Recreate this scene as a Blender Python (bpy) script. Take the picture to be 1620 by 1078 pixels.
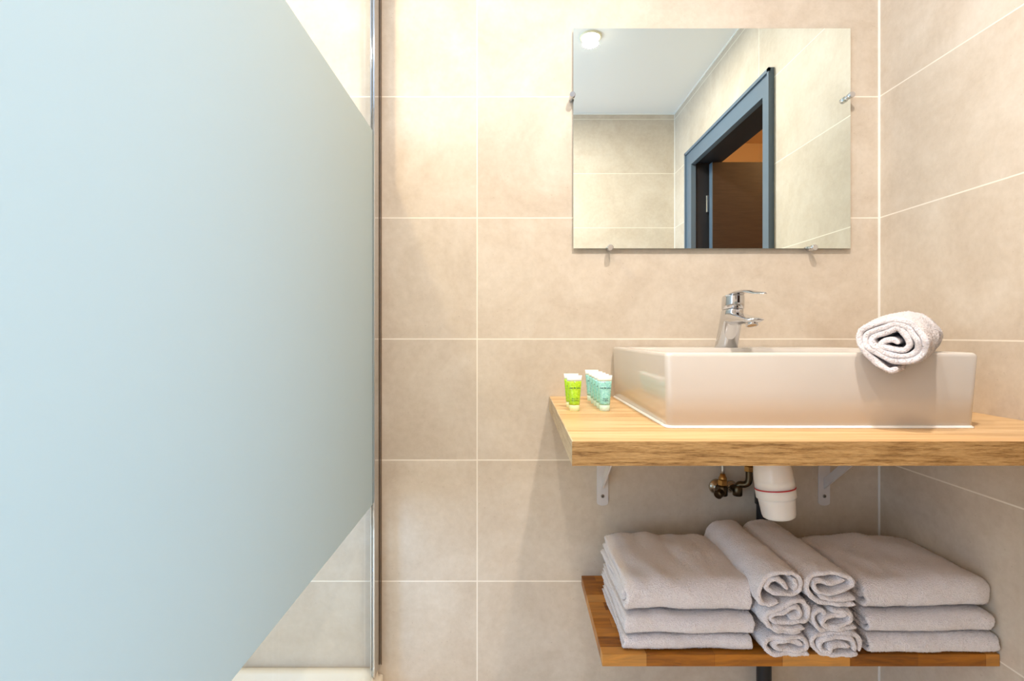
import bpy, bmesh, math, random
from mathutils import Vector, Matrix, noise
random.seed(4)
sc = bpy.context.scene
COL = sc.collection
PI = math.pi
for o in list(bpy.data.objects):
    bpy.data.objects.remove(o)

# ------------------------------------------------------------------ camera
CY, CZ, F = -1.404, 1.05, 810.0
cam_d = bpy.data.cameras.new('camera'); cam = bpy.data.objects.new('camera', cam_d); COL.objects.link(cam)
cam_d.sensor_width = 36; cam_d.lens = 36 * F / 1620
cam_d.shift_x = 5 / 1620; cam_d.shift_y = -10 / 1620
cam_d.clip_start = .01
cam.location = (0, CY, CZ); cam.rotation_euler = (PI / 2, 0, 0)
sc.camera = cam

# ------------------------------------------------------------------ exposure, world
sc.view_settings.view_transform = 'Standard'; sc.view_settings.look = 'None'
sc.view_settings.gamma = 1; sc.view_settings.use_curve_mapping = False
sc.view_settings.exposure = 0.32
w = bpy.data.worlds.new('sky'); sc.world = w; w.use_nodes = True
w.node_tree.nodes['Background'].inputs[0].default_value = (.55, .75, 1, 1)
w.node_tree.nodes['Background'].inputs[1].default_value = 1.0
try:
    sc.cycles.max_bounces = 14; sc.cycles.diffuse_bounces = 8; sc.cycles.transparent_max_bounces = 16
    sc.cycles.glossy_bounces = 8; sc.cycles.caustics_reflective = False; sc.cycles.caustics_refractive = False
    sc.cycles.sample_clamp_indirect = 4
except Exception: pass

ROOM_X0, ROOM_X1, ROOM_Y0, ROOM_H = -1.32, 1.016, -1.755, 2.40
def lamp(name, kind, loc, rot, energy, color, **kw):
    d = bpy.data.lights.new(name, kind); d.energy = energy; d.color = color
    for k, v in kw.items(): setattr(d, k, v)
    o = bpy.data.objects.new(name, d); COL.objects.link(o); o.location = loc; o.rotation_euler = rot
    return o
# daylight through the tall window in the left wall, inside the shower
lamp('window_daylight', 'AREA', (ROOM_X0 - .16, -1.24, 1.22), (0, -PI / 2, 0), 31, (.29, .555, 1.0),
     shape='RECTANGLE', size=1.7, size_y=.66)
# soft fill light, shining in through an added rear-wall window behind the camera
lamp('rear_fill_light', 'AREA', (-.84, ROOM_Y0 - .16, 1.15), (PI / 2, 0, 0), 13, (.76, .86, 1.0),
     shape='RECTANGLE', size=.62, size_y=1.5)
DOWN = [(.37, -.94), (-.12, -1.08), (-.66, -.50)]  # the last one, in the shower, is added to warm the frosted band
DOWN_W = [15, 7.5, 8]
for (lx, ly), e in zip(DOWN, DOWN_W):
    lamp('downlight_lamp', 'AREA', (lx, ly, ROOM_H - .034), (0, 0, 0), e, (1.0, .88, .775) if lx > -.5 else (1.0, .76, .46), shape='DISK', size=.07)
lamp('corridor_lamp', 'POINT', (1.75, -1.0, 2.2), (0, 0, 0), 9, (1.0, .62, .30), shadow_soft_size=.08)

# ------------------------------------------------------------------ helpers
def srgb(r, g, b):
    f = lambda c: (c / 255 / 12.92) if c / 255 <= .04045 else ((c / 255 + .055) / 1.055) ** 2.4
    return (f(r), f(g), f(b), 1)
def wp(px, py, y):
    D = y - CY
    return Vector(((px - 805) * D / F, y, CZ - (py - 529) * D / F))
def link(name, me, mat=None, parent=None, smooth=False):
    o = bpy.data.objects.new(name, me); COL.objects.link(o)
    if mat is not None:
        for m in (mat if isinstance(mat, (list, tuple)) else [mat]): me.materials.append(m)
    if parent: o.parent = parent
    if smooth:
        for p in me.polygons: p.use_smooth = True
    return o
def obj(name, bm, mat=None, parent=None, smooth=False, recalc=True):
    if recalc: bmesh.ops.recalc_face_normals(bm, faces=bm.faces)
    me = bpy.data.meshes.new(name); bm.to_mesh(me); bm.free()
    return link(name, me, mat, parent, smooth)
def tag(o, label, cat, group=None):
    o['label'] = label; o['category'] = cat
    if group: o['group'] = group
    return o
def empty(name, loc, label=None, cat=None, group=None):
    o = bpy.data.objects.new(name, None); COL.objects.link(o); o.location = loc
    o.empty_display_size = .03
    if label: tag(o, label, cat, group)
    return o
def struct(o): o['kind'] = 'structure'; return o
def box(bm, a, b, mi=0):
    x0, y0, z0 = [min(a[i], b[i]) for i in range(3)]; x1, y1, z1 = [max(a[i], b[i]) for i in range(3)]
    v = [bm.verts.new(p) for p in ((x0,y0,z0),(x1,y0,z0),(x1,y1,z0),(x0,y1,z0),(x0,y0,z1),(x1,y0,z1),(x1,y1,z1),(x0,y1,z1))]
    fs = [bm.faces.new([v[i] for i in q]) for q in ((0,3,2,1),(4,5,6,7),(0,1,5,4),(1,2,6,5),(2,3,7,6),(3,0,4,7))]
    for f in fs: f.material_index = mi
    return fs
def boxobj(name, a, b, mat, parent=None, bevel=0, off=(0, 0, 0)):
    bm = bmesh.new(); box(bm, [a[i] - off[i] for i in range(3)], [b[i] - off[i] for i in range(3)])
    if bevel: bmesh.ops.bevel(bm, geom=list(bm.edges), offset=bevel, segments=3, affect='EDGES', profile=.5)
    return obj(name, bm, mat, parent)
def prism(bm, poly, z0, z1):
    a = [bm.verts.new((x, y, z0)) for x, y in poly]; b = [bm.verts.new((x, y, z1)) for x, y in poly]
    n = len(poly); bm.faces.new(a[::-1]); bm.faces.new(b)
    for i in range(n): bm.faces.new((a[i], a[(i + 1) % n], b[(i + 1) % n], b[i]))
def loft(bm, rings, cap=True, closed=True):
    V = [[bm.verts.new(p) for p in r] for r in rings]
    n = len(V[0])
    for i in range(len(V) - 1):
        for j in range(n if closed else n - 1):
            bm.faces.new((V[i][j], V[i][(j + 1) % n], V[i + 1][(j + 1) % n], V[i + 1][j]))
    if cap: bm.faces.new(V[0][::-1]); bm.faces.new(V[-1])
    return V
def lathe(bm, prof, axis=(0, 0, 1), origin=(0, 0, 0), n=40, cap=True):
    q = Vector((0, 0, 1)).rotation_difference(Vector(axis).normalized()); o = Vector(origin)
    rings = [[o + q @ Vector((r * math.cos(2*PI*k/n), r * math.sin(2*PI*k/n), h)) for k in range(n)] for r, h in prof]
    return loft(bm, rings, cap)
def crom(pts, per=8):
    pts = [Vector(p) for p in pts]; P = [pts[0] * 2 - pts[1]] + pts + [pts[-1] * 2 - pts[-2]]
    out = []
    for i in range(1, len(P) - 2):
        for k in range(per):
            t = k / per; a, b, c, d = P[i-1], P[i], P[i+1], P[i+2]
            out.append(.5 * ((2*b) + (c - a)*t + (2*a - 5*b + 4*c - d)*t*t + (3*b - a - 3*c + d)*t**3))
    out.append(pts[-1]); return out
def tube(bm, pts, r, n=16, per=8, cap=True):
    P = crom(pts, per) if per > 1 else [Vector(p) for p in pts]
    rings = []; up = Vector((0.03, 0.02, 1)).normalized(); N = None
    for i, p in enumerate(P):
        T = (P[min(i+1, len(P)-1)] - P[max(i-1, 0)]).normalized()
        if N is None:
            N = T.cross(Vector((1, 0, 0))); N = N if N.length > .1 else T.cross(Vector((0, 1, 0)))
        N = (N - T * N.dot(T)).normalized(); B = T.cross(N)
        rr = r(i / (len(P) - 1)) if callable(r) else r
        rings.append([p + N * rr * math.cos(2*PI*k/n) + B * rr * math.sin(2*PI*k/n) for k in range(n)])
    loft(bm, rings, cap)
def bevmod(o, wd, seg=3):
    m = o.modifiers.new('bevel', 'BEVEL'); m.width = wd; m.segments = seg; m.limit_method = 'ANGLE'
    return o

# ------------------------------------------------------------------ materials
class NT:
    def __init__(s, name):
        s.m = bpy.data.materials.new(name); s.m.use_nodes = True; s.t = s.m.node_tree; s.t.nodes.clear()
        s.out = s.n('ShaderNodeOutputMaterial')
    def n(s, t, **kw):
        x = s.t.nodes.new(t)
        for k, v in kw.items(): setattr(x, k, v)
        return x
    def l(s, a, b): s.t.links.new(a, b)
    def val(s, sock, v):
        if hasattr(v, 'is_linked') or hasattr(v, 'links'): s.l(v, sock)
        else: sock.default_value = v
    def math(s, op, a, b=0, c=None):
        x = s.n('ShaderNodeMath', operation=op); s.val(x.inputs[0], a); s.val(x.inputs[1], b)
        if c is not None: s.val(x.inputs[2], c)
        return x.outputs[0]
    def mix(s, f, a, b, bt='MIX'):
        x = s.n('ShaderNodeMix', data_type='RGBA', blend_type=bt)
        s.val(x.inputs[0], f); s.val(x.inputs[6], a); s.val(x.inputs[7], b); return x.outputs[2]
    def noise(s, vec, scale, detail=4, rough=.55, dist=0):
        x = s.n('ShaderNodeTexNoise'); s.l(vec, x.inputs['Vector'])
        x.inputs['Scale'].default_value = scale; x.inputs['Detail'].default_value = detail
        x.inputs['Roughness'].default_value = rough; x.inputs['Distortion'].default_value = dist; return x.outputs[0]
    def ramp(s, f, stops):
        x = s.n('ShaderNodeValToRGB'); s.l(f, x.inputs[0]); e = x.color_ramp.elements
        while len(e) < len(stops): e.new(.5)
        for k, (p, c) in enumerate(stops): e[k].position = p; e[k].color = c
        return x.outputs[0]
    def mapping(s, vec, scale=(1, 1, 1), loc=(0, 0, 0)):
        x = s.n('ShaderNodeMapping'); s.l(vec, x.inputs[0]); x.inputs['Scale'].default_value = scale
        x.inputs['Location'].default_value = loc; return x.outputs[0]
    def bump(s, h, strength=.3, dist=.001, nrm=None):
        x = s.n('ShaderNodeBump'); s.l(h, x.inputs['Height']); x.inputs['Strength'].default_value = strength
        x.inputs['Distance'].default_value = dist
        if nrm is not None: s.l(nrm, x.inputs['Normal'])
        return x.outputs[0]
    def bsdf(s, col, rough=.5, metal=0, nrm=None, spec=.5, coat=0, sheen=0, trans=0, sss=0):
        p = s.n('ShaderNodeBsdfPrincipled'); s.val(p.inputs['Base Color'], col); s.val(p.inputs['Roughness'], rough)
        p.inputs['Metallic'].default_value = metal; p.inputs['Specular IOR Level'].default_value = spec
        p.inputs['Coat Weight'].default_value = coat; p.inputs['Sheen Weight'].default_value = sheen
        p.inputs['Transmission Weight'].default_value = trans
        if sss: p.inputs['Subsurface Weight'].default_value = sss; p.inputs['Subsurface Scale'].default_value = .01
        if nrm is not None: s.l(nrm, p.inputs['Normal'])
        return p.outputs[0]
    def done(s, sh): s.l(sh, s.out.inputs[0]); return s.m
def simple(name, col, rough=.5, metal=0, **kw):
    t = NT(name); return t.done(t.bsdf(col, rough, metal, **kw))

TROW, TZ0 = .3323, 1.05 - (536.5 - 529) / 576.9      # one grout line height
def tile_mat(name, axis, joint):
    """large-format beige stoneware; axis: world axis running along the wall, joint: a vertical joint on it"""
    t = NT(name); tc = t.n('ShaderNodeNewGeometry').outputs['Position']
    sp = t.n('ShaderNodeSeparateXYZ'); t.l(tc, sp.inputs[0])
    u = t.math('DIVIDE', t.math('SUBTRACT', sp.outputs[axis], joint), 1.2)
    v = t.math('DIVIDE', t.math('SUBTRACT', sp.outputs[2], TZ0), TROW)
    fu, fv = t.math('FLOOR', u), t.math('FLOOR', v)
    du = t.math('MULTIPLY', t.math('PINGPONG', u, .5), 1.2)
    dv = t.math('MULTIPLY', t.math('PINGPONG', v, .5), TROW)
    d = t.math('MINIMUM', du, dv)
    gm = t.n('ShaderNodeMapRange', interpolation_type='SMOOTHSTEP'); t.l(d, gm.inputs[0])
    gm.inputs[1].default_value = .0012; gm.inputs[2].default_value = .0022
    gm.inputs[3].default_value = 1; gm.inputs[4].default_value = 0
    cb = t.n('ShaderNodeCombineXYZ'); t.l(fu, cb.inputs[0]); t.l(fv, cb.inputs[1])
    wn = t.n('ShaderNodeTexWhiteNoise', noise_dimensions='3D'); t.l(cb.outputs[0], wn.inputs['Vector'])
    off = t.n('ShaderNodeVectorMath', operation='SCALE'); t.l(wn.outputs['Color'], off.inputs[0]); off.inputs['Scale'].default_value = 7
    add = t.n('ShaderNodeVectorMath', operation='ADD'); t.l(tc, add.inputs[0]); t.l(off.outputs[0], add.inputs[1])
    P = add.outputs[0]
    big = t.noise(P, 5, 6, .62, .6)
    c = t.ramp(big, [(.30, (.545, .458, .355, 1)), (.52, (.632, .552, .447, 1)), (.74, (.708, .642, .545, 1))])
    fine = t.noise(P, 55, 8, .7)
    c = t.mix(.22, c, t.ramp(fine, [(.3, (.45, .39, .33, 1)), (.7, (.78, .72, .66, 1))]), 'MIX')
    hs = t.n('ShaderNodeHueSaturation'); t.l(c, hs.inputs['Color'])
    t.l(t.math('MULTIPLY_ADD', wn.outputs['Value'], .06, .97), hs.inputs['Value'])
    speck = t.noise(P, 160, 2, .5)
    c = t.mix(t.math('MULTIPLY', t.math('GREATER_THAN', speck, .735), .35), hs.outputs[0], (.35, .27, .2, 1))
    c = t.mix(gm.outputs[0], c, (.86, .80, .70, 1))
    hgt = t.math('ADD', t.math('MULTIPLY', t.math('SUBTRACT', 1, gm.outputs[0]), 1.0),
                 t.math('MULTIPLY', t.noise(P, 220, 5, .7), .22))
    r = t.math('ADD', t.math('MULTIPLY', fine, .15), .42)
    return t.done(t.bsdf(c, r, nrm=t.bump(hgt, .25, .0012), spec=.4))
M_back = tile_mat('beige_tile_back', 0, -.087)
M_side = tile_mat('beige_tile_side', 1, -.70)
def plaster():
    t = NT('white_ceiling_paint'); tc = t.n('ShaderNodeTexCoord').outputs['Object']
    return t.done(t.bsdf((.87, .89, .90, 1), .8, nrm=t.bump(t.noise(tc, 120, 4), .08, .001)))
M_ceil = plaster()
def floor_mat():
    t = NT('warm_floor_tile'); tc = t.n('ShaderNodeTexCoord').outputs['Object']
    b = t.n('ShaderNodeTexBrick'); t.l(tc, b.inputs[0]); b.offset = 0
    b.inputs['Color1'].default_value = (.80, .68, .52, 1); b.inputs['Color2'].default_value = (.83, .71, .55, 1)  # floor is out of view; pale warm tone picked for the light it bounces
    b.inputs['Mortar'].default_value = (.7, .65, .58, 1); b.inputs['Scale'].default_value = 1
    b.inputs['Mortar Size'].default_value = .003; b.inputs['Brick Width'].default_value = .6; b.inputs['Row Height'].default_value = .6
    return t.done(t.bsdf(t.mix(t.noise(tc, 14, 6), b.outputs[0], (.84, .74, .58, 1)), .5))
M_floor = floor_mat()

def chrome_mat(name='chrome', col=(.64, .65, .67, 1), r=.06): return simple(name, col, r, 1.0)
M_chrome = chrome_mat()
M_mirror = simple('silvered_mirror', (.865, .945, .895, 1), .0, 1.0)
M_mback = simple('mirror_backing_grey', (.18, .18, .17, 1), .5)
M_medge = simple('polished_glass_edge', (.30, .36, .33, 1), .15)
def glass_mat():
    t = NT('clear_shower_glass'); tr = t.n('ShaderNodeBsdfTransparent'); tr.inputs[0].default_value = (.975, .99, .98, 1)
    gl = t.n('ShaderNodeBsdfGlossy'); gl.inputs['Roughness'].default_value = .01
    lw = t.n('ShaderNodeLayerWeight'); lw.inputs[0].default_value = .5
    fr = t.math('MULTIPLY_ADD', t.math('POWER', lw.outputs['Facing'], 5), .5, .02)
    mx = t.n('ShaderNodeMixShader'); t.l(fr, mx.inputs[0]); t.l(tr.outputs[0], mx.inputs[1]); t.l(gl.outputs[0], mx.inputs[2])
    return t.done(mx.outputs[0])
M_glass = glass_mat()
def film_mat():
    t = NT('frosted_film'); tc = t.n('ShaderNodeTexCoord').outputs['Object']
    nr = t.bump(t.noise(t.mapping(tc, (1, 1, 1)), 38, 3, .5), .12, .002)
    df = t.n('ShaderNodeBsdfDiffuse'); df.inputs[0].default_value = (.44, .47, .45, 1); t.l(nr, df.inputs['Normal'])
    tl = t.n('ShaderNodeBsdfTranslucent'); tl.inputs[0].default_value = (.76, .785, .735, 1); t.l(nr, tl.inputs['Normal'])
    m1 = t.n('ShaderNodeMixShader'); m1.inputs[0].default_value = .70; t.l(df.outputs[0], m1.inputs[1]); t.l(tl.outputs[0], m1.inputs[2])
    gl = t.n('ShaderNodeBsdfGlossy'); gl.inputs['Roughness'].default_value = .42; t.l(nr, gl.inputs['Normal'])
    m2 = t.n('ShaderNodeMixShader'); m2.inputs[0].default_value = .08; t.l(m1.outputs[0], m2.inputs[1]); t.l(gl.outputs[0], m2.inputs[2])
    return t.done(m2.outputs[0])
M_film = film_mat()

def oak(name, light, mid, dark, coarse, axis_scale, bumpy=.15, rough=.45):
    t = NT(name); tc = t.n('ShaderNodeTexCoord').outputs['Object']
    a = t.noise(t.mapping(tc, axis_scale), 9 * coarse, 7, .65, .35)
    b = t.noise(t.mapping(tc, tuple(s * 1.0 for s in axis_scale), (3, 1, 2)), 42 * coarse, 5, .7, .1)
    c = t.ramp(a, [(.37, dark), (.47, mid), (.56, light)])
    c2 = t.ramp(b, [(.41, dark), (.54, light)])
    c = t.mix(.38, c, c2)
    return t.done(t.bsdf(c, rough, nrm=t.bump(b, bumpy, .0008), spec=.4))
M_oak_top = oak('light_oak_top', (.74, .51, .27, 1), (.66, .42, .20, 1), (.46, .26, .10, 1), 1.0, (.12, 3.4, 3.4))
M_oak_edge = oak('oak_edge_band', (.52, .32, .13, 1), (.38, .21, .07, 1), (.16, .075, .02, 1), 2.2, (.6, 8.5, 8.5), .5, .55)
M_oak_end = oak('oak_end_band', (.62, .50, .34, 1), (.55, .42, .27, 1), (.40, .27, .14, 1), 2.2, (3, .4, 5), .3)
def butcher():
    t = NT('oiled_stave_oak'); tc = t.n('ShaderNodeTexCoord').outputs['Object']
    b = t.n('ShaderNodeTexBrick'); t.l(t.mapping(tc, (1, 1, 1), (.035, .006, 0)), b.inputs[0]); b.offset = .37
    b.inputs['Color1'].default_value = (0, 0, 0, 1); b.inputs['Color2'].default_value = (1, 1, 1, 1)
    b.inputs['Mortar'].default_value = (.1, .1, .1, 1); b.inputs['Scale'].default_value = 1
    b.inputs['Mortar Size'].default_value = .0006; b.inputs['Brick Width'].default_value = .14; b.inputs['Row Height'].default_value = .036
    g = t.noise(t.mapping(tc, (.35, 2.6, 2.6)), 26, 7, .65, .8)
    c = t.ramp(b.outputs[0], [(.0, (.14, .042, .003, 1)), (.4, (.30, .100, .006, 1)), (.8, (.42, .155, .012, 1)), (.96, (.64, .33, .09, 1))])
    c = t.mix(.40, c, t.ramp(g, [(.34, (.07, .02, .003, 1)), (.62, (.56, .20, .010, 1))]), 'MIX')
    return t.done(t.bsdf(c, .42, nrm=t.bump(g, .12, .0006), coat=.06, spec=.35))
M_shelf = butcher()
M_ceramic = simple('glazed_white_ceramic', (.62, .58, .53, 1), .10, spec=.4, coat=.08)
M_silicone = simple('white_sealant', (.88, .88, .86, 1), .35)
M_tray = simple('cream_acrylic_tray', (.78, .70, .56, 1), .3)
M_steel = simple('white_enamelled_bracket', (.72, .70, .70, 1), .38)
M_screw = simple('zinc_screw', (.30, .29, .27, 1), .35, 1)
M_dark = simple('dark_recess', (.015, .014, .013, 1), .6)
M_pvc = simple('white_plastic_trap', (.78, .76, .74, 1), .28, sss=.05)
M_red = simple('red_rubber_seal', (.50, .008, .02, 1), .4)
M_blackpipe = simple('black_waste_pipe', (.012, .013, .016, 1), .4)
M_brass = simple('aged_brass', (.52, .30, .10, 1), .3, 1)
M_bronze = simple('tarnished_valve_metal', (.10, .075, .045, 1), .32, 1)
M_nickel = simple('dull_nickel_rosette', (.55, .48, .38, 1), .25, 1)
M_hose = simple('steel_braid', (.55, .54, .5, 1), .35, 1)
M_rail = simple('grey_blue_door_paint', (.105, .155, .215, 1), .42)
M_gasket = simple('black_door_seal', (.02, .02, .025, 1), .5)
def leaf():
    t = NT('dark_brown_laminate'); tc = t.n('ShaderNodeTexCoord').outputs['Object']
    g = t.noise(t.mapping(tc, (.4, 1, 6)), 30, 4)
    return t.done(t.bsdf(t.ramp(g, [(.3, (.032, .016, .010, 1)), (.7, (.050, .026, .016, 1))]), .5))
M_leaf = leaf()
M_corr = simple('corridor_paint', (.80, .62, .42, 1), .8)
def towel_mat():
    t = NT('white_terry_cloth'); tc = t.n('ShaderNodeTexCoord').outputs['Object']
    a = t.noise(tc, 430, 3, .75); v = t.n('ShaderNodeTexVoronoi'); t.l(tc, v.inputs[0]); v.inputs['Scale'].default_value = 360
    b = t.noise(tc, 170, 3, .6)
    h = t.math('ADD', t.math('MULTIPLY', a, .9), t.math('ADD', t.math('MULTIPLY', v.outputs[0], -.6), t.math('MULTIPLY', b, .8)))
    c = t.ramp(t.math('ADD', t.math('MULTIPLY', a, .6), t.math('MULTIPLY', b, .4)), [(.36, (.87, .80, .83, 1)), (.56, (.985, .93, .96, 1))])
    return t.done(t.bsdf(c, .95, nrm=t.bump(h, 1.0, .0030), spec=.1, sheen=1.0))
M_towel = towel_mat()

# ------------------------------------------------------------------ room shell
T = .14
def wall(name, a, b, mat): return struct(boxobj(name, a, b, mat))
wall('wall_back', (ROOM_X0 - T, 0, 0), (ROOM_X1 + 1.4, T, ROOM_H + T), M_back)
wall('floor', (ROOM_X0 - T, ROOM_Y0 - T, -.1), (ROOM_X1 + T, T, 0), M_floor)
# right wall with the doorway, left wall with the window: boxes around each opening, one mesh each
DY0, DY1, DZ = -1.455, -.622, 2.005                    # doorway opening
bm = bmesh.new(); X0, X1 = ROOM_X1, ROOM_X1 + T
box(bm, (X0, DY1, 0), (X1, 0, ROOM_H + T)); box(bm, (X0, ROOM_Y0, 0), (X1, DY0, ROOM_H + T)); box(bm, (X0, DY0, DZ), (X1, DY1, ROOM_H + T))
struct(obj('wall_right', bm, M_side))
VX0, VX1 = -1.19, -.49  # opening for the added fill window
bm = bmesh.new(); Y0, Y1 = ROOM_Y0 - T, ROOM_Y0
box(bm, (VX1, Y0, 0), (ROOM_X1 + T, Y1, ROOM_H + T)); box(bm, (ROOM_X0, Y0, 0), (VX0, Y1, ROOM_H + T))
box(bm, (VX0, Y0, 0), (VX1, Y1, .35)); box(bm, (VX0, Y0, 2.0), (VX1, Y1, ROOM_H + T))
struct(obj('wall_rear', bm, M_back))
WY0, WY1, WZ0, WZ1 = -1.60, -.88, .35, 2.10
bm = bmesh.new(); X0, X1 = ROOM_X0 - T, ROOM_X0
box(bm, (X0, WY1, 0), (X1, 0, ROOM_H + T)); box(bm, (X0, ROOM_Y0, 0), (X1, WY0, ROOM_H + T))
box(bm, (X0, WY0, 0), (X1, WY1, WZ0)); box(bm, (X0, WY0, WZ1), (X1, WY1, ROOM_H + T))
struct(obj('wall_left', bm, M_side))
struct(boxobj('ceiling', (ROOM_X0 - T, ROOM_Y0 - T, ROOM_H), (ROOM_X1 + T, T, ROOM_H + .1), M_ceil))
# sealant line between walls and ceiling, and in the corner
struct(boxobj('trim_1', (ROOM_X0, ROOM_Y0, ROOM_H - .006), (ROOM_X1, ROOM_Y0 + .005, ROOM_H), M_silicone))
struct(boxobj('trim_2', (ROOM_X1 - .005, ROOM_Y0, ROOM_H - .006), (ROOM_X1, 0, ROOM_H), M_silicone))
struct(boxobj('trim_3', (ROOM_X1 - .0035, -.0035, .0), (ROOM_X1, 0, ROOM_H - .006), M_silicone))
struct(boxobj('trim_4', (ROOM_X1 - .0035, ROOM_Y0, .0), (ROOM_X1, ROOM_Y0 + .0035, ROOM_H - .006), M_silicone))
# window
wn = struct(empty('window_1', (ROOM_X0 - .07, (WY0 + WY1) / 2, WZ0)))
M_wframe = simple('white_window_frame', (.8, .8, .8, 1), .4)
bm = bmesh.new(); hy = (WY1 - WY0) / 2; hz = WZ1 - WZ0
box(bm, (-.03, -hy, 0), (.03, hy, .05)); box(bm, (-.03, -hy, hz - .05), (.03, hy, hz))
box(bm, (-.03, -hy, .05), (.03, -hy + .05, hz - .05)); box(bm, (-.03, hy - .05, .05), (.03, hy, hz - .05))
obj('window_frame', bm, M_wframe, wn)
boxobj('window_pane', (-.004, -hy + .05, .05), (.004, hy - .05, hz - .05), M_glass, wn)

wn = struct(empty('fill_window', ((VX0 + VX1) / 2, ROOM_Y0 - .07, .35)))  # made-up window, put in so the rear fill light can enter
bm = bmesh.new(); hx = (VX1 - VX0) / 2; hz = 1.65
box(bm, (-hx, -.03, 0), (hx, .03, .05)); box(bm, (-hx, -.03, hz - .05), (hx, .03, hz))
box(bm, (-hx, -.03, .05), (-hx + .05, .03, hz - .05)); box(bm, (hx - .05, -.03, .05), (hx, .03, hz - .05))
obj('window_frame', bm, M_wframe, wn)
boxobj('window_pane', (-hx + .05, -.004, .05), (hx - .05, .004, hz - .05), M_glass, wn)

# corridor behind the doorway
cx0, cx1, cyy0, cyy1 = ROOM_X1 + T, 2.15, -2.35, -.20
struct(boxobj('wall_corridor', (cx1, cyy0, 0), (cx1 + .1, cyy1, 2.44), M_corr))
struct(boxobj('wall_corridor_end', (cx0, cyy0 - .1, 0), (cx1 + .1, cyy0, 2.44), M_corr))
struct(boxobj('wall_corridor_near', (cx0, cyy1, 0), (cx1 + .1, cyy1 + .1, 2.44), M_corr))
struct(boxobj('wall_corridor_side', (ROOM_X1 + .0, cyy0 - .1, 0), (cx0, ROOM_Y0 - T, 2.44), M_corr))
struct(boxobj('ceiling_corridor', (cx0, cyy0 - .1, 2.44), (cx1 + .1, cyy1 + .1, 2.50), M_corr))
struct(boxobj('floor_corridor', (cx0, cyy0 - .1, -.1), (cx1 + .1, cyy1 + .1, 0), M_floor))

# door: casing around the opening, jambs, open leaf outside
dr = struct(empty('door_1', (ROOM_X1, (DY0 + DY1) / 2, 0)))
oy = (DY0 + DY1) / 2; hw = (DY1 - DY0) / 2; CW = .068
bm = bmesh.new()
for s in (-1, 1):
    a, b = sorted((s * hw, s * (hw + (CW if s < 0 else .042))))
    box(bm, (-.014, a, 0), (0, b, DZ + CW))
box(bm, (-.014, -hw, DZ), (0, hw, DZ + CW))
# raised outer bead
for s in (-1, 1):
    q = CW if s < 0 else .042
    a, b = sorted((s * (hw + q - .014), s * (hw + q)))
    box(bm, (-.022, a, 0), (-.014, b, DZ + CW))
box(bm, (-.022, -hw - CW, DZ + CW - .014), (-.014, hw + .042, DZ + CW))
obj('door_casing', bm, M_rail, dr)
bm = bmesh.new()
for s in (-1, 1):
    a, b = sorted((s * hw, s * (hw - .02))); box(bm, (-.014, a, 0), (.012, b, DZ))
box(bm, (-.014, -hw + .02, DZ - .02), (.012, hw - .02, DZ))
obj('door_jamb', bm, M_rail, dr)
bm = bmesh.new()
for s in (-1, 1):
    a, b = sorted((s * hw, s * (hw - .012))); box(bm, (.012, a, 0), (T + .01, b, DZ))
box(bm, (.012, -hw + .012, DZ - .012), (T + .01, hw - .012, DZ))
obj('door_seal', bm, M_gasket, dr)
lf = boxobj('door_leaf', (.085, -hw + .030, .01), (.84, -hw + .070, DZ - .025), M_leaf, dr)
bm = bmesh.new(); box(bm, (.0815, -hw + .030, .01), (.0848, -hw + .070, DZ - .025)); obj('leaf_edge', bm, M_rail, lf)
for hzz in (1.72, .35):
    bm = bmesh.new(); lathe(bm, [(.007, 0), (.007, .09)], origin=(.073, -hw + .024, hzz), n=16); obj('hinge', bm, M_chrome, lf)
bm = bmesh.new(); tube(bm, [(.77, -hw + .070, 1.0), (.77, -hw + .115, 1.0), (.73, -hw + .12, 1.0), (.66, -hw + .12, 1.0)], .008); obj('door_handle', bm, M_chrome, lf, True)

# ------------------------------------------------------------------ downlights
M_lampring = simple('cream_lamp_ring', (.82, .80, .62, 1), .3)
def lens_mat(k):
    t = NT('lit_opal_dome'); e = t.n('ShaderNodeEmission'); e.inputs[0].default_value = (1, .84, .68, 1); e.inputs[1].default_value = k
    return t.done(e.outputs[0])
dl_labels = ['round recessed ceiling light reflected in the top left of the mirror',
             'round recessed ceiling light between shower glass and washbasin, above the picture',
             'added unseen ceiling light in the shower, warming the frosted glass from behind']
for i, (lx, ly) in enumerate(DOWN):
    e_ = empty('ceiling_light', (lx, ly, ROOM_H), dl_labels[i], 'ceiling light')
    bm = bmesh.new(); lathe(bm, [(.050, 0), (.050, -.004), (.047, -.007), (.041, -.007), (.040, -.003), (.040, 0)], n=48, cap=False); obj('lamp_ring', bm, M_lampring, e_, True)
    bm = bmesh.new(); lathe(bm, [(.0395, -.0005)] + [(.0395 * math.cos(a), -.004 - .024 * math.sin(a)) for a in [PI / 2 * k / 8 for k in range(8)]], n=32); obj('lamp_dome', bm, lens_mat(25), e_, True)

# ------------------------------------------------------------------ countertop
CT, CF, CTH = .8793, -.591, .0385
ct = [(.111, -.0005), (.1004, CF), (ROOM_X1 - .0005, CF + .001), (ROOM_X1 - .0005, -.0005)]
base = Vector((.5, -.3, CT - CTH))
cto = empty('countertop', base, 'thick light oak countertop carrying the white washbasin', 'countertop')
bm = bmesh.new(); prism(bm, [(x - base.x, y - base.y) for x, y in [(ct[0][0] + .002, ct[0][1]), (ct[1][0] + .002, ct[1][1] + .002), (ct[2][0], ct[2][1] + .002), ct[3]]], 0, CTH)
obj('slab', bm, M_oak_top, cto)
bm = bmesh.new(); prism(bm, [(x - base.x, y - base.y) for x, y in [ct[1], ct[2], (ct[2][0], ct[2][1] + .002), (ct[1][0] + .002, ct[1][1] + .002)]], 0, CTH)
o = obj('front_edge_band', bm, M_oak_edge, cto); o['label'] = 'coarse grained darker oak front edge'
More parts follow.
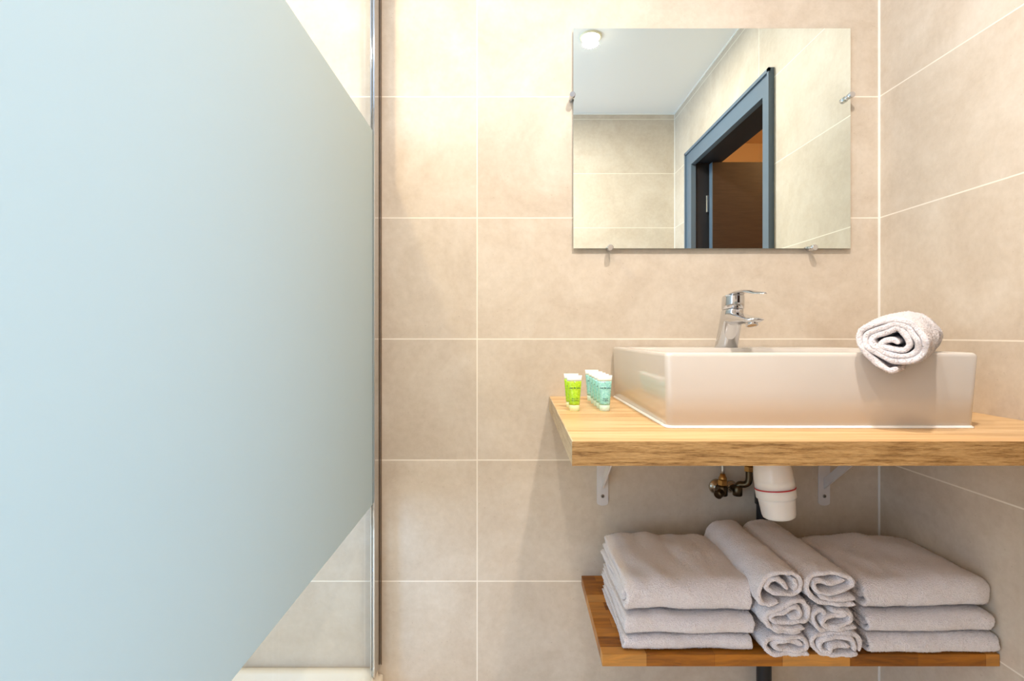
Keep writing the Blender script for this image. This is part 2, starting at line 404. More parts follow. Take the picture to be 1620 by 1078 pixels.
bm = bmesh.new(); prism(bm, [(x - base.x, y - base.y) for x, y in [ct[0], ct[1], (ct[1][0] + .002, ct[1][1] + .002), (ct[0][0] + .002, ct[0][1])]], 0, CTH)
o = obj('end_band', bm, M_oak_end, cto); o['label'] = 'greyish speckled oak end band'

# ------------------------------------------------------------------ lower shelf
SZ, SF = .388, -.346; PX, PY, PR = .677, -.045, .0185
sh = [(.199, 0), (.193, SF), (1.0145, SF), (1.0145, 0), (PX + .026, 0), (PX + .026, -.075), (PX - .026, -.075), (PX - .026, 0)]
bs = Vector((.6, -.17, SZ - .025))
bm = bmesh.new(); prism(bm, [(x - bs.x, y - .0005 - bs.y) for x, y in sh], 0, .025)
so = obj('wall_shelf', bm, M_shelf); so.location = bs; bevmod(so, .0012, 2)
tag(so, 'oiled orange-brown stave wood shelf holding the towels', 'shelf')

# ------------------------------------------------------------------ washbasin
def rrect(c, r, n=8):
    """rounded polygon through 4 corners (ccw), radius r"""
    out = []
    for i in range(4):
        p = Vector(c[i]); a = (Vector(c[i - 1]) - p).normalized(); b = (Vector(c[(i + 1) % 4]) - p).normalized()
        for k in range(n + 1):
            tt = k / n; P0, P2 = p + a * r, p + b * r
            out.append(P0 * (1 - tt) ** 2 + p * 2 * tt * (1 - tt) + P2 * tt ** 2)
    return out
ZB, ZT = CT, 1.0165
BF, BB = -.474, -.0045
def bquad(e, top=0):      # e: outward growth; top: taper amount
    return [(.2885 - e - top * .003, BF - e), (.846 + e + top * .011, BF - e), (.846 + e + top * .011, BB + min(e, 0)), (.2865 - e - top * .003, BB + min(e, 0))]
bas = empty('washbasin', (.567, -.30, ZB), 'white rectangular ceramic vessel washbasin on the oak countertop', 'washbasin')
off = Vector((.567, -.30, ZB))
bm = bmesh.new(); rings = []
def ring(e, z, r, top): return [Vector((p.x, p.y, z)) - off for p in rrect(bquad(e, top), r)]
H = ZT - ZB
rings += [ring(-.004, ZB + .001, .010, 0), ring(0, ZB + .004, .013, 0), ring(0, ZB + H * .5, .013, .5), ring(0, ZT - .008, .013, 1),
          ring(-.0012, ZT - .0035, .013, 1), ring(-.0038, ZT - .0009, .012, 1), ring(-.007, ZT, .012, 1)]
# interior bowl: inner opening leaves a deck at the back
def iring(e, z, r):
    q = [(.289 + .012 + e, BF + .012 + e), (.857 - .012 - e, BF + .012 + e), (.857 - .012 - e, BB - .150 - e), (.2855 + .012 + e, BB - .150 - e)]
    return [Vector((p.x, p.y, z)) - off for p in rrect(q, r)]
rings += [iring(-.003, ZT, .02), iring(0, ZT - .002, .022), iring(.004, ZT - .02, .024), iring(.012, ZT - .085, .03), iring(.03, ZT - .102, .03), iring(.09, ZT - .106, .02)]
loft(bm, rings)
o = obj('basin_body', bm, M_ceramic, bas, True)
bm = bmesh.new(); lathe(bm, [(.022, 0), (.022, .002), (.018, .003), (.006, .0035)], origin=(0.0, -.07, ZT - .106 - ZB), n=32); obj('drain', bm, M_chrome, bas, True)
bm = bmesh.new(); loft(bm, [ring(.0042, ZB + .0002, .017, 0), ring(.0035, ZB + .0018, .016, 0), ring(.0, ZB + .0045, .013, 0)]); obj('sealant_bead', bm, M_silicone, bas, True)

# ------------------------------------------------------------------ faucet
FX, FY = .5555, -.095
fa = empty('basin_faucet', (FX, FY, ZT), 'chrome single lever faucet standing on the washbasin rim', 'faucet'); fa.scale = (1.083,) * 3
def ell(c, rx, ry, n=36, tilt=0, p=2.0):
    out = []
    for k in range(n):
        a = 2 * PI * k / n; ca, sa = math.cos(a), math.sin(a)
        x = rx * math.copysign(abs(ca) ** (2 / p), ca); y = ry * math.copysign(abs(sa) ** (2 / p), sa)
        out.append(Vector((c[0] + x, c[1] + y * math.cos(tilt), c[2] + y * math.sin(tilt))))
    return out
bm = bmesh.new()
loft(bm, [ell((0, 0, 0), .0250, .0255), ell((0, 0, .0015), .0256, .026), ell((0, -.003, .008), .0252, .0257), ell((0, -.0145, .035), .0246, .0252),
          ell((0, -.0255, .062), .0242, .0250), ell((0, -.0345, .084), .0240, .0248, tilt=-.08), ell((0, -.035, .0862), .0230, .0238, tilt=-.10)])
obj('faucet_body', bm, M_chrome, fa, True)
bm = bmesh.new()
secs = []
for k in range(13):
    s = k / 12; y = -.022 - s * .122
    zt = .0848 - .0212 * s ** 1.1; zb = .0500 + .0035 * s; wd = .0232 - .0035 * s
    if k == 12: y += .001; wd *= .92; zb += .005
    if k == 11: zb += .0010
    ht = (zt - zb) / 2; zc = (zt + zb) / 2; r = []
    for j in range(32):
        a = 2 * PI * j / 32; ca, sa = math.cos(a), math.sin(a)
        xx = wd * math.copysign(abs(ca) ** .5, ca); zz = ht * math.copysign(abs(sa) ** .75, sa)
        if sa < 0: xx *= 1 - .42 * abs(sa)
        r.append(Vector((xx, y, zc + zz)))
    secs.append(r)
loft(bm, secs); obj('spout', bm, M_chrome, fa, True)
bm = bmesh.new(); lathe(bm, [(.0120, .006), (.0122, 0), (.0120, -.0028), (.0100, -.003), (.0098, -.001)], axis=(0, .34, 1), origin=(0, -.128, .0515), n=28, cap=False)
ar = obj('aerator', bm, M_chrome, fa, True)
bm = bmesh.new(); lathe(bm, [(.0099, -.0022), (.0099, -.0016)], axis=(0, .34, 1), origin=(0, -.128, .0515), n=28); obj('aerator_mesh', bm, M_brass, ar)
bm = bmesh.new()     # head
loft(bm, [ell((0, -.036, .0868), .0215, .022, tilt=-.10), ell((0, -.0362, .0880), .0240, .0245, tilt=-.10), ell((0, -.037, .100), .0245, .0248, tilt=-.10),
          ell((0, -.038, .1135), .0243, .0245, tilt=-.16), ell((0, -.0385, .1172), .0235, .0236, tilt=-.18), ell((0, -.039, .1195), .018, .018, tilt=-.18), ell((0, -.039, .1205), .008, .008, tilt=-.18)])
hd = obj('handle_head', bm, M_chrome, fa, True)
bm = bmesh.new(); secs = []
lev = crom([(0, -.032, .1165), (0, -.052, .1225), (0, -.080, .1255), (0, -.115, .1235), (0, -.150, .1175), (0, -.184, .1135)], 5)
for i, p in enumerate(lev):
    s = i / (len(lev) - 1); wd = .0185 - .006 * s if s < .9 else (.0131) * (1 - (s - .9) * 7); ht = .0048 - .0032 * s
    secs.append([p + Vector((max(wd, .002) * math.cos(2*PI*j/20), 0, ht * math.sin(2*PI*j/20) - .002 * math.cos(2*PI*j/20) ** 2)) for j in range(20)])
loft(bm, secs); obj('lever', bm, M_chrome, hd, True)
bm = bmesh.new(); lathe(bm, [(.0032, 0), (.0032, .0012)], axis=(-.25, -1, 0), origin=(-.004, -.0612, .101), n=16); obj('temperature_dot', bm, simple('grey_dot', (.32, .34, .33, 1), .4), hd)

# ------------------------------------------------------------------ mirror
MY = -.012; mx0, mx1, mz0, mz1 = .1755, .9290, 1.2835, 1.8820
mi = empty('wall_mirror', ((mx0 + mx1) / 2, 0, mz0), 'frameless rectangular wall mirror above the washbasin', 'mirror')
mo = Vector(((mx0 + mx1) / 2, 0, mz0))
bm = bmesh.new(); fs = box(bm, (mx0 - mo.x, MY, 0), (mx1 - mo.x, MY + .005, mz1 - mz0))
for f in fs:
    f.normal_update()
    f.material_index = 0 if f.normal.y < -.5 else (1 if f.normal.y > .5 else 2)
obj('mirror_glass', bm, [M_mirror, M_mback, M_medge], mi, recalc=False)
for (px_, py_) in ((906, 149), (1349, 149), (966, 391.5), (1290, 391.5)):
    p = wp(px_, py_, -.034) - mo; sgn = 0
    bm = bmesh.new()
    lathe(bm, [(.0062, 0), (.0062, .0165), (.0050, .0170), (.0050, .0190), (.0078, .0195), (.0080, .0325), (.0072, .034)], axis=(0, -1, 0), origin=(p.x, -.0003, p.z), n=28)
    obj('mirror_clip', bm, M_chrome, mi, False)['label'] = 'round chrome mirror holder'
for o in COL.objects:
    if o.name.startswith('mirror_clip'):
        for f in o.data.polygons: f.use_smooth = len(f.vertices) == 4
        bevmod(o, .0005, 2)

# ------------------------------------------------------------------ shower glass, profile, tray
GX0, GX1 = -.367, -.359
gp = empty('shower_screen', ((GX0 + GX1) / 2, 0, .146), 'fixed shower screen of glass with a wide frosted band', 'shower screen')
go = Vector(((GX0 + GX1) / 2, 0, .146)); GL = -1.24
boxobj('glass_panel', (GX0, GL, .146), (GX1, -.003, 2.15), M_glass, gp, off=go)
o = boxobj('frosted_band', (GX1 + .0001, GL, .602), (GX1 + .0006, -.0595, 1.586), M_film, gp, off=go); o['label'] = 'pale blue-white frosted band'
bm = bmesh.new()
box(bm, (GX1 + .001 - go.x, -.060, 0), (GX1 + .007 - go.x, -.0003, 2.02)); box(bm, (GX0 - .005 - go.x, -.030, 0), (GX0 - .0005 - go.x, -.0003, 2.02))
o = obj('wall_profile', bm, M_chrome, gp); bevmod(o, .0012, 3); o['label'] = 'chrome wall channel'
bm = bmesh.new(); tube(bm, [(GX1 + .010 - go.x, -.0035, 0), (GX1 + .010 - go.x, -.0035, 2.02)], .0013, n=10, per=1); obj('seal_strip', bm, simple('dark_silicone', (.16, .10, .05, 1), .5), gp)

tr = empty('shower_tray', (-.85, -.6, .03), 'cream shower tray seen through the clear glass', 'shower tray')
tx0, tx1, ty0, ty1 = ROOM_X0 + .002, -.343, -1.25, -.002
bm = bmesh.new(); rr = []
for (e_, z_, r_) in ((0, -.03, .01), (0, .090, .01), (.002, .094, .012), (.0, .094, .012)):
    pass
def tring(e_, z_, r_=.02): return [Vector((p.x + .85, p.y + .6, z_ - .03)) for p in rrect([(tx0 + e_, ty0 + e_), (tx1 - e_, ty0 + e_), (tx1 - e_, ty1 - e_), (tx0 + e_, ty1 - e_)], r_)]
loft(bm, [tring(0, .0, .006), tring(0, .118, .006), tring(.003, .1215, .008), tring(.010, .1215, .010), tring(.011, .141, .010), tring(.014, .1455, .012),
          tring(.026, .1455, .018), tring(.034, .141, .02), tring(.042, .118, .03), tring(.06, .112, .05), tring(.3, .108, .08)])
obj('tray_body', bm, M_tray, tr, True)
bm = bmesh.new(); lathe(bm, [(.045, 0), (.045, .003), (.040, .005), (.01, .006)], origin=(0, 0, .078), n=36); obj('drain_cover', bm, M_chrome, tr, True)

# ------------------------------------------------------------------ brackets
def bracket(X, label):
    e_ = empty('shelf_bracket', (X, 0, CT - CTH - .26), label, 'bracket', 'white brackets under the countertop')
    top = .26; wdt = .0155
    bm = bmesh.new(); pts = []
    for k in range(9): a = PI + PI * k / 8; pts.append((wdt * math.cos(a), .008 + .008 * math.sin(a)))
    pts += [(wdt, top), (-wdt, top)]
    a = [bm.verts.new((x, -.0005, z)) for x, z in pts]; b = [bm.verts.new((x, -.0040, z)) for x, z in pts]
    bm.faces.new(a); bm.faces.new(b[::-1])
    for i in range(len(pts)): bm.faces.new((a[i], a[(i + 1) % len(pts)], b[(i + 1) % len(pts)], b[i]))
    obj('wall_plate', bm, M_steel, e_)
    bm = bmesh.new(); box(bm, (-wdt, -.30, top - .004), (wdt, -.004, top - .0005)); obj('support_arm', bm, M_steel, e_)
    bm = bmesh.new(); tw = .0024
    q = [(-.004, .070), (-.004, .044), (-.255, top - .004), (-.225, top - .004)]
    q = [(-.004, .074), (-.0045, .046), (-.262, top - .004), (-.228, top - .004)]
    # brace: flat bar turned edge-on with a small flange
    a = [bm.verts.new((-tw, y, z)) for y, z in q]; b = [bm.verts.new((tw, y, z)) for y, z in q]
    bm.faces.new(a); bm.faces.new(b[::-1])
    for i in range(4): bm.faces.new((a[i], a[(i + 1) % 4], b[(i + 1) % 4], b[i]))
    obj('brace', bm, M_steel, e_)
    bm = bmesh.new(); lathe(bm, [(.0048, 0), (.0048, .001), (.0035, .0022)], axis=(0, -1, 0), origin=(0, -.004, .026), n=20)
    s = obj('screw', bm, M_screw, e_)
    bm = bmesh.new(); box(bm, (-.0022, -.0065, .0254), (.0022, -.0061, .0266)); box(bm, (-.0006, -.0065, .0238), (.0006, -.0061, .0282)); obj('screw_slot', bm, M_dark, s)
bracket(.2565, 'white steel bracket under the free left end of the countertop')
bracket(.8630, 'white steel bracket under the countertop, right of the drain trap')

# ------------------------------------------------------------------ trap + waste
TX, TY = .585, -.27
tp = empty('drain_trap', (TX, TY, .64), 'white plastic bottle trap with red ring under the washbasin', 'drain trap')
ax = Vector((-.10, .09, 1)).normalized(); o0 = Vector((.014, 0, .002))
bm = bmesh.new(); lathe(bm, [(.020, 0), (.028, .001), (.0325, .004), (.0345, .010), (.0375, .040), (.0385, .0475)], axis=ax, origin=o0, n=56)
obj('trap_cup', bm, M_pvc, tp, True)
bm = bmesh.new(); lathe(bm, [(.0385, .0455), (.0412, .0470), (.0415, .064), (.0412, .0655)], axis=ax, origin=o0, n=56); obj('collar', bm, M_pvc, tp, True)
bm = bmesh.new(); lathe(bm, [(.040, .0652), (.0422, .0657), (.0422, .0674), (.040, .068)], axis=ax, origin=o0, n=56); obj('seal_ring', bm, M_red, tp, True)
bm = bmesh.new(); lathe(bm, [(.0410, .0678), (.0408, .085), (.0395, .105), (.0365, .125), (.030, .135), (.024, .140), (.024, .150)], axis=ax, origin=o0, n=56); obj('trap_body', bm, M_pvc, tp, True)
bm = bmesh.new(); tube(bm, [(.0, .011, .142), (0, .006, .17), (-.002, -.002, .2005)], .0165, n=24); obj('drain_tail', bm, M_pvc, tp, True)
wsp = empty('waste_pipe', (PX, PY, 0), 'black waste pipe running down the wall behind the rolled towels', 'pipe')
bm = bmesh.new(); tube(bm, [(0, 0, .0), (0, 0, .3), (0, 0, .66), (-.002, -.004, .70), (-.012, -.03, .724), (-.03, -.075, .732), (-.055, -.165, .734)], PR, n=24); obj('pipe_run', bm, M_blackpipe, wsp, True)
bm = bmesh.new(); lathe(bm, [(.0225, 0), (.0225, .04)], origin=(0, 0, .60), n=32); obj('pipe_coupling', bm, M_blackpipe, wsp, True)

# ------------------------------------------------------------------ angle valves
def hexn(bm, c, r, h0, h1, ax=(0, 0, 1)): lathe(bm, [(r * .92, h0), (r, h0 + .001), (r, h1 - .001), (r * .92, h1)], axis=ax, origin=c, n=6)
def valve(X, Z, label, kind):
    q = 1 - .2 * kind
    e_ = empty('angle_valve', (X, 0, Z), label, 'valve', 'water valves on the wall under the countertop')
    bm = bmesh.new(); lathe(bm, [(.0210 * q, .0004), (.0210 * q, .002), (.018 * q, .006), (.011, .0095), (.011, .011)], axis=(0, -1, 0), n=40); obj('rosette', bm, M_nickel, e_, True)
    bm = bmesh.new(); tube(bm, [(0, -.008, 0), (0, -.040, 0)], .0085, per=1, n=20); lathe(bm, [(.011, -.012), (.0125, -.010), (.0125, .012), (.009, .016)], origin=(0, -.042, 0), n=24)
    b = obj('valve_body', bm, M_bronze, e_, True)
    if kind == 0:
        bm = bmesh.new(); lathe(bm, [(.010, 0), (.012, .001), (.012, .016), (.009, .019)], axis=(-.75, -.5, -.25), origin=(-.006, -.046, -.002), n=10); obj('valve_knob', bm, M_bronze, e_)
        zn = .016
    else:
        bm = bmesh.new(); tube(bm, [(0, -.042, .006), (.004, -.044, .018), (.016, -.05, .020), (.024, -.055, .030), (.025, -.055, .060)], .0085, n=16); obj('elbow_tube', bm, M_bronze, e_, True); zn = .056
    dx = 0 if kind == 0 else .025; yy = -.042 if kind == 0 else -.055
    bm = bmesh.new(); hexn(bm, (dx, yy, 0), .0125, zn, zn + .014); obj('union_nut', bm, M_brass, e_)
    bm = bmesh.new(); lathe(bm, [(.0105, zn + .014), (.0105, zn + .020), (.0075, zn + .024), (.0065, zn + .030)], origin=(dx, yy, 0), n=24); obj('ferrule', bm, M_brass, e_, True)
    bm = bmesh.new(); tube(bm, [(dx, yy, zn + .028), (dx, yy - .003, .13), (dx + .01, yy - .03, CT - CTH - Z - .001)], .0048, n=14); obj('supply_hose', bm, M_hose, e_, True)
valve(.5690, .6325, 'tarnished water valve on the wall with brass nut, left of the pair', 0)
valve(.6080, .6325, 'tarnished water valve with dark upright tube, nearest the drain trap', 1)

# ------------------------------------------------------------------ toiletry tubes
def gel_mat(name, col, deep):
    t = NT(name); tc = t.n('ShaderNodeTexCoord').outputs['Object']
    v = t.noise(tc, 260, 3); c = t.mix(t.ramp(v, [(.4, (0, 0, 0, 1)), (.65, (1, 1, 1, 1))]), deep, col)
    return t.done(t.bsdf(c, .18, sss=.3, coat=.5))
M_lime = gel_mat('lime_gel', (.52, .80, .03, 1), (.38, .66, .01, 1))
M_teal = gel_mat('aqua_gel', (.42, .78, .72, 1), (.26, .62, .58, 1))
M_clearp = simple('milky_plastic', (.82, .86, .80, 1), .2, sss=.3)
M_capg = simple('pale_yellow_cap', (.80, .86, .52, 1), .2, sss=.3)
M_capb = simple('pale_mint_cap', (.66, .84, .74, 1), .2, sss=.3)
M_ink = simple('dark_green_ink', (.01, .05, .04, 1), .5)
def text_mesh(s, size, mat, parent, loc, shear=0, name='printed_text', rot=0):
    c = bpy.data.curves.new('txt', 'FONT'); c.body = s; c.size = size; c.align_x = 'CENTER'; c.shear = shear; c.offset = size * .03
    o = bpy.data.objects.new('txt', c); COL.objects.link(o)
    me = bpy.data.meshes.new_from_object(o.evaluated_get(bpy.context.evaluated_depsgraph_get()))
    bpy.data.objects.remove(o); bpy.data.curves.remove(c)
    me.transform(Matrix.Translation(loc) @ Matrix.Rotation(rot, 4, 'Y') @ Matrix.Rotation(PI / 2, 4, 'X'))
    return link(name, me, mat, parent)
def tube_ring(h):      # h above counter; returns half width, half depth
    s = max(0, min(1, (h - .014) / (.079 - .014)))
    return .0120 + .0052 * s, max(.0009, .0118 * (1 - s ** 1.5) + .0009 * s)
def make_tube(body, cap, loc, label, cat, group, lines, rz=0):
    e_ = empty('toiletry_tube', loc, label, cat, group); e_.rotation_euler = (0, 0, rz)
    bm = bmesh.new(); R = []
    for k in range(15):
        h = .014 + (.066 - .014) * k / 14; a, b = tube_ring(h); R.append(ell((0, 0, h), a, b, 32))
    loft(bm, R); obj('tube_body', bm, body, e_, True)
    bm = bmesh.new(); R = []
    for h in (.0662, .070, .074, .0745, .079):
        a, b = tube_ring(h); R.append(ell((0, 0, h), a, b if h < .0744 else .0009, 32))
    loft(bm, R); obj('crimped_seal', bm, M_clearp, e_, True)
    bm = bmesh.new(); lathe(bm, [(.0108, 0), (.0114, .0008), (.0118, .0132), (.0112, .0138)], n=32); obj('cap', bm, cap, e_, True)
    def yy(h): return -tube_ring(h)[1] - .0007
    text_mesh('Just for you', .0050, M_ink, e_, (0, yy(.050) - .0003, .050), .35)
    text_mesh(lines[0], .0031, M_ink, e_, (0, yy(.027) - .0004, .027)); text_mesh(lines[1], .0031, M_ink, e_, (0, yy(.023) - .0004, .023))
    text_mesh('ı', .0055, M_ink, e_, (0, yy(.062) - .0004, .0615), -.4)
    return e_
def copy_thing(o, loc, label, rz=0):
    c = o.copy(); COL.objects.link(c); c.location = loc; c['label'] = label; c.rotation_euler = (0, 0, rz)
    for ch in o.children:
        d = ch.copy(); COL.objects.link(d); d.parent = c
    return c
g1 = make_tube(M_lime, M_capg, (.146, -.262, CT), 'small lime green gel tube with white seal, front of the green pair', 'tube', 'lime green gel tubes', ('Shower Gel', 'Hair & Body'))
copy_thing(g1, (.1450, -.212, CT), 'small lime green gel tube mostly hidden behind the other green one', .04)
g2 = make_tube(M_teal, M_capb, (.2135, -.262, CT), 'small aqua gel tube at the front of the row, nearest the basin corner', 'tube', 'aqua gel tubes', ('Shampoo', 'for all hair'))
for y_, l_ in ((-.222, 'small aqua tube directly behind the front aqua tube'), (-.182, 'small aqua tube in the middle of the row of five'),
               (-.142, 'small aqua tube second from the wall in the row'), (-.085, 'small aqua tube at the back of the row, nearest the wall')):
    copy_thing(g2, (.2135, y_, CT), l_, random.uniform(-.06, .06))

# ------------------------------------------------------------------ towels
def strip_bm(bm, path, thick, along, e0, e1, nseg, axis, fold_caps=True, wob=None):
    """strip of cloth: path = list of 2-D points (u,v); extruded on 'axis' from e0 to e1.  axis 'y': (u,v)=(x,z);  axis 'x': (u,v)=(y,z)"""
    P = [Vector((p[0], p[1])) for p in path]; n = len(P); N = []
    for i in range(n):
        T_ = (P[min(i + 1, n - 1)] - P[max(i - 1, 0)]); T_ = T_.normalized() if T_.length > 1e-9 else Vector((1, 0)); N.append(Vector((-T_.y, T_.x)))
    # section profile, thinner near both path ends so the ends look rolled
    def fac(i):
        s0 = (P[i] - P[0]).length; s1 = (P[i] - P[-1]).length
        return min(1, .45 + .55 * math.sqrt(min(1, s0 / (thick * .5)))) * min(1, .45 + .55 * math.sqrt(min(1, s1 / (thick * .5))))
    L = abs(e1 - e0); rr_ = min(thick * .5, .005)
    st = []
    for k in range(6): a = PI / 2 * k / 5; st.append((rr_ * (1 - math.sin(a)), math.cos(PI / 2 - a) * 1.0))
    st = [(rr_ * (1 - math.cos(PI / 2 * k / 5)), .30 + .70 * math.sin(PI / 2 * k / 5)) for k in range(6)]
    ks = [(d, f) for d, f in st] + [(rr_ + (L - 2 * rr_) * k / nseg, 1) for k in range(1, nseg)] + [(L - d, f) for d, f in reversed(st)]
    sg = 1 if e1 > e0 else -1
    ringsV = []
    for d, f in ks:
        e = e0 + sg * d; r = []
        for sgn in (1, -1):
            rng = range(n) if sgn == 1 else range(n - 1, -1, -1)
            for i in rng:
                q = P[i] + N[i] * (sgn * thick * .5 * f * fac(i))
                c = Vector((q.x, e, q.y)) if axis == 'y' else Vector((e, q.x, q.y))
                if wob: c = wob(c, i / (n - 1), d / L)
                r.append(bm.verts.new(c))
        ringsV.append(r)
    m = 2 * n
    for i in range(len(ringsV) - 1):
        for j in range(m):
            try: bm.faces.new((ringsV[i][j], ringsV[i][(j + 1) % m], ringsV[i + 1][(j + 1) % m], ringsV[i + 1][j]))
            except ValueError: pass
    for r in (ringsV[0], ringsV[-1]):
        for j in range(n - 1):
            bm.faces.new((r[j], r[j + 1], r[m - 2 - j], r[m - 1 - j]))
def nz(v, s, seed=0): return noise.noise(Vector((v[0] * s + seed, v[1] * s + seed * 2.3, v[2] * s - seed)))
from mathutils.bvhtree import BVHTree
def add_pile(bm, count):
    """short terry loops standing on the cloth where it is open to the air"""
    rnd = random.Random(count + len(bm.verts)); bvh = BVHTree.FromBMesh(bm)
    faces = [f for f in bm.faces]; acc = []; tot = 0
    for f in faces: tot += f.calc_area(); acc.append(tot)
    import bisect
    new = []; tries = 0
    while len(new) < count and tries < count * 5:
        tries += 1
        f = faces[min(bisect.bisect_left(acc, rnd.random() * tot), len(faces) - 1)]; vs = f.verts
        a, b = rnd.random(), rnd.random()
        if len(vs) == 4: p = (vs[0].co * (1 - a) + vs[1].co * a) * (1 - b) + (vs[3].co * (1 - a) + vs[2].co * a) * b
        else: continue
        n = f.normal
        if n.length < .5: continue
        hit = bvh.ray_cast(p + n * .0006, n, .010)
        if hit[0] is not None: continue
        new.append((p.copy(), n.copy()))
    for p, n in new:
        r = Vector((rnd.gauss(0, 1), rnd.gauss(0, 1), rnd.gauss(0, 1)))
        u = n.cross(r).normalized(); w_ = n.cross(u); L = rnd.uniform(.0009, .0021); q = rnd.uniform(.0006, .0010)
        d = (n + r * .28).normalized()
        b_ = [bm.verts.new(p - n * .0004 + (u * math.cos(t_) + w_ * math.sin(t_)) * q) for t_ in (0, 2.1, 4.2)]
        t = bm.verts.new(p + d * L)
        for i in range(3): bm.faces.new((b_[i], b_[(i + 1) % 3], t))
def towel_obj(name, bm, label, group, base):
    for v in bm.verts: v.co -= base
    bmesh.ops.recalc_face_normals(bm, faces=bm.faces)
    add_pile(bm, 9000 if 'rolled' in name else 17000)
    o = obj(name, bm, M_towel, None, True, recalc=False); o.location = base
    return tag(o, label, 'towel', group)

# rolled towels on the shelf, sections traced as the cloth runs in each roll
S5 = 5.39
YR = -.360
def crop5(pts): return [(wp(1170 + x / S5, 860 + y / S5, YR)[0], wp(1170 + x / S5, 860 + y / S5, YR)[2]) for x, y in pts]
rolls = {
 'A': ([[(345,508),(270,522),(205,515),(170,470),(180,400),(205,335),(255,285),(330,258),(420,255),(490,275),(522,320),(518,390),(490,432),(430,444),(360,432),(290,425),(243,400),(240,360),(270,325),(330,315),(372,340),(400,390)],
        [(455,300),(470,350),(450,400)]], 'rolled white towel, top of the left column of rolls on the shelf'),
 'B': ([[(535,764),(430,766),(330,758),(262,715),(228,650),(248,600),(320,574),(390,536),(460,502),(530,500),(580,540),(588,600),(575,658),(500,672),(400,680),(310,680),(272,650),(300,618),(370,600),(430,562),(490,550),(528,590),(505,628),(430,640)],
        [(545,730),(440,735),(340,722),(290,712)]], 'rolled white towel, middle of the left column of rolls'),
 'C': ([[(598,962),(500,965),(380,966),(280,958),(230,915),(238,862),(290,834),(390,822),(500,824),(565,846),(585,885),(555,922),(470,930),(370,925),(305,900),(320,865),(390,850),(470,862),(535,880)]],
        'rolled white towel, bottom of the left column, resting on the wood shelf'),
 'D': ([[(985,522),(880,520),(760,520),(670,500),(610,450),(585,380),(600,315),(650,275),(740,262),(850,265),(930,290),(970,340),(950,385),(880,405),(790,425),(700,425),(655,390),(650,340),(690,322),(770,345),(850,338),(905,315)],
        [(980,470),(860,470),(760,472),(680,455)]], 'rolled white towel, top of the right column of rolls, below the drain trap'),
 'E': ([[(1008,725),(900,735),(780,740),(690,732),(638,680),(640,615),(690,578),(730,600),(735,640)],
        [(780,584),(860,578),(930,588),(955,622),(925,672),(860,700),(790,712),(735,705),(702,670),(725,635),(790,622),(860,612),(900,590)]], 'rolled white towel with a twisted core, middle of the right column of rolls'),
 'F': ([[(1010,962),(900,968),(780,970),(685,950),(632,890),(645,815),(720,802),(850,796),(960,797),(1018,824),(1034,880),(1020,938)],
        [(975,925),(970,860),(930,825),(830,820),(730,830),(685,870),(695,915),(760,932),(775,890),(840,878),(920,885)]], 'rolled white towel, bottom of the right column, beside the right folded stack'),
}
for key, (strips, label) in rolls.items():
    bm = bmesh.new(); ph = ord(key) * 1.7
    allp = [p for s_ in strips for p in s_]; cc = crop5([(sum(p[0] for p in allp) / len(allp), sum(p[1] for p in allp) / len(allp))])[0]
    for si, s_ in enumerate(strips):
        path = [tuple(p) for p in crom([(a, b, 0) for a, b in crop5(s_)], 6)]
        path = [(p[0], p[1]) for p in path]
        def wob(c, s, d, ph=ph, cc=cc):
            n1 = nz(c, 28, ph) * .0030; k = .0022 * nz(c, 90, ph + 3)
            c = Vector((c.x + n1 + k, c.y + nz((c.x, 0, c.z), 40, ph) * .006 * (1 - d), c.z + nz(c, 30, ph + 9) * .0022 + k * .6))
            return c
        strip_bm(bm, path, .0097, None, YR - (.004 if si else 0), -.068, 36, 'y', wob=wob)
    zmin = min(v.co.z for v in bm.verts)
    dz = 0
    if key in 'CF': dz = SZ + .0008 - zmin
    for v in bm.verts:
        v.co.z += dz
    if key in 'CF':
        for v in bm.verts: v.co.z = max(v.co.z, SZ + .0006)
    towel_obj('rolled_towel', bm, label, 'rolled towels on the shelf', Vector((cc[0], -.17, min(v.co.z for v in bm.verts))))

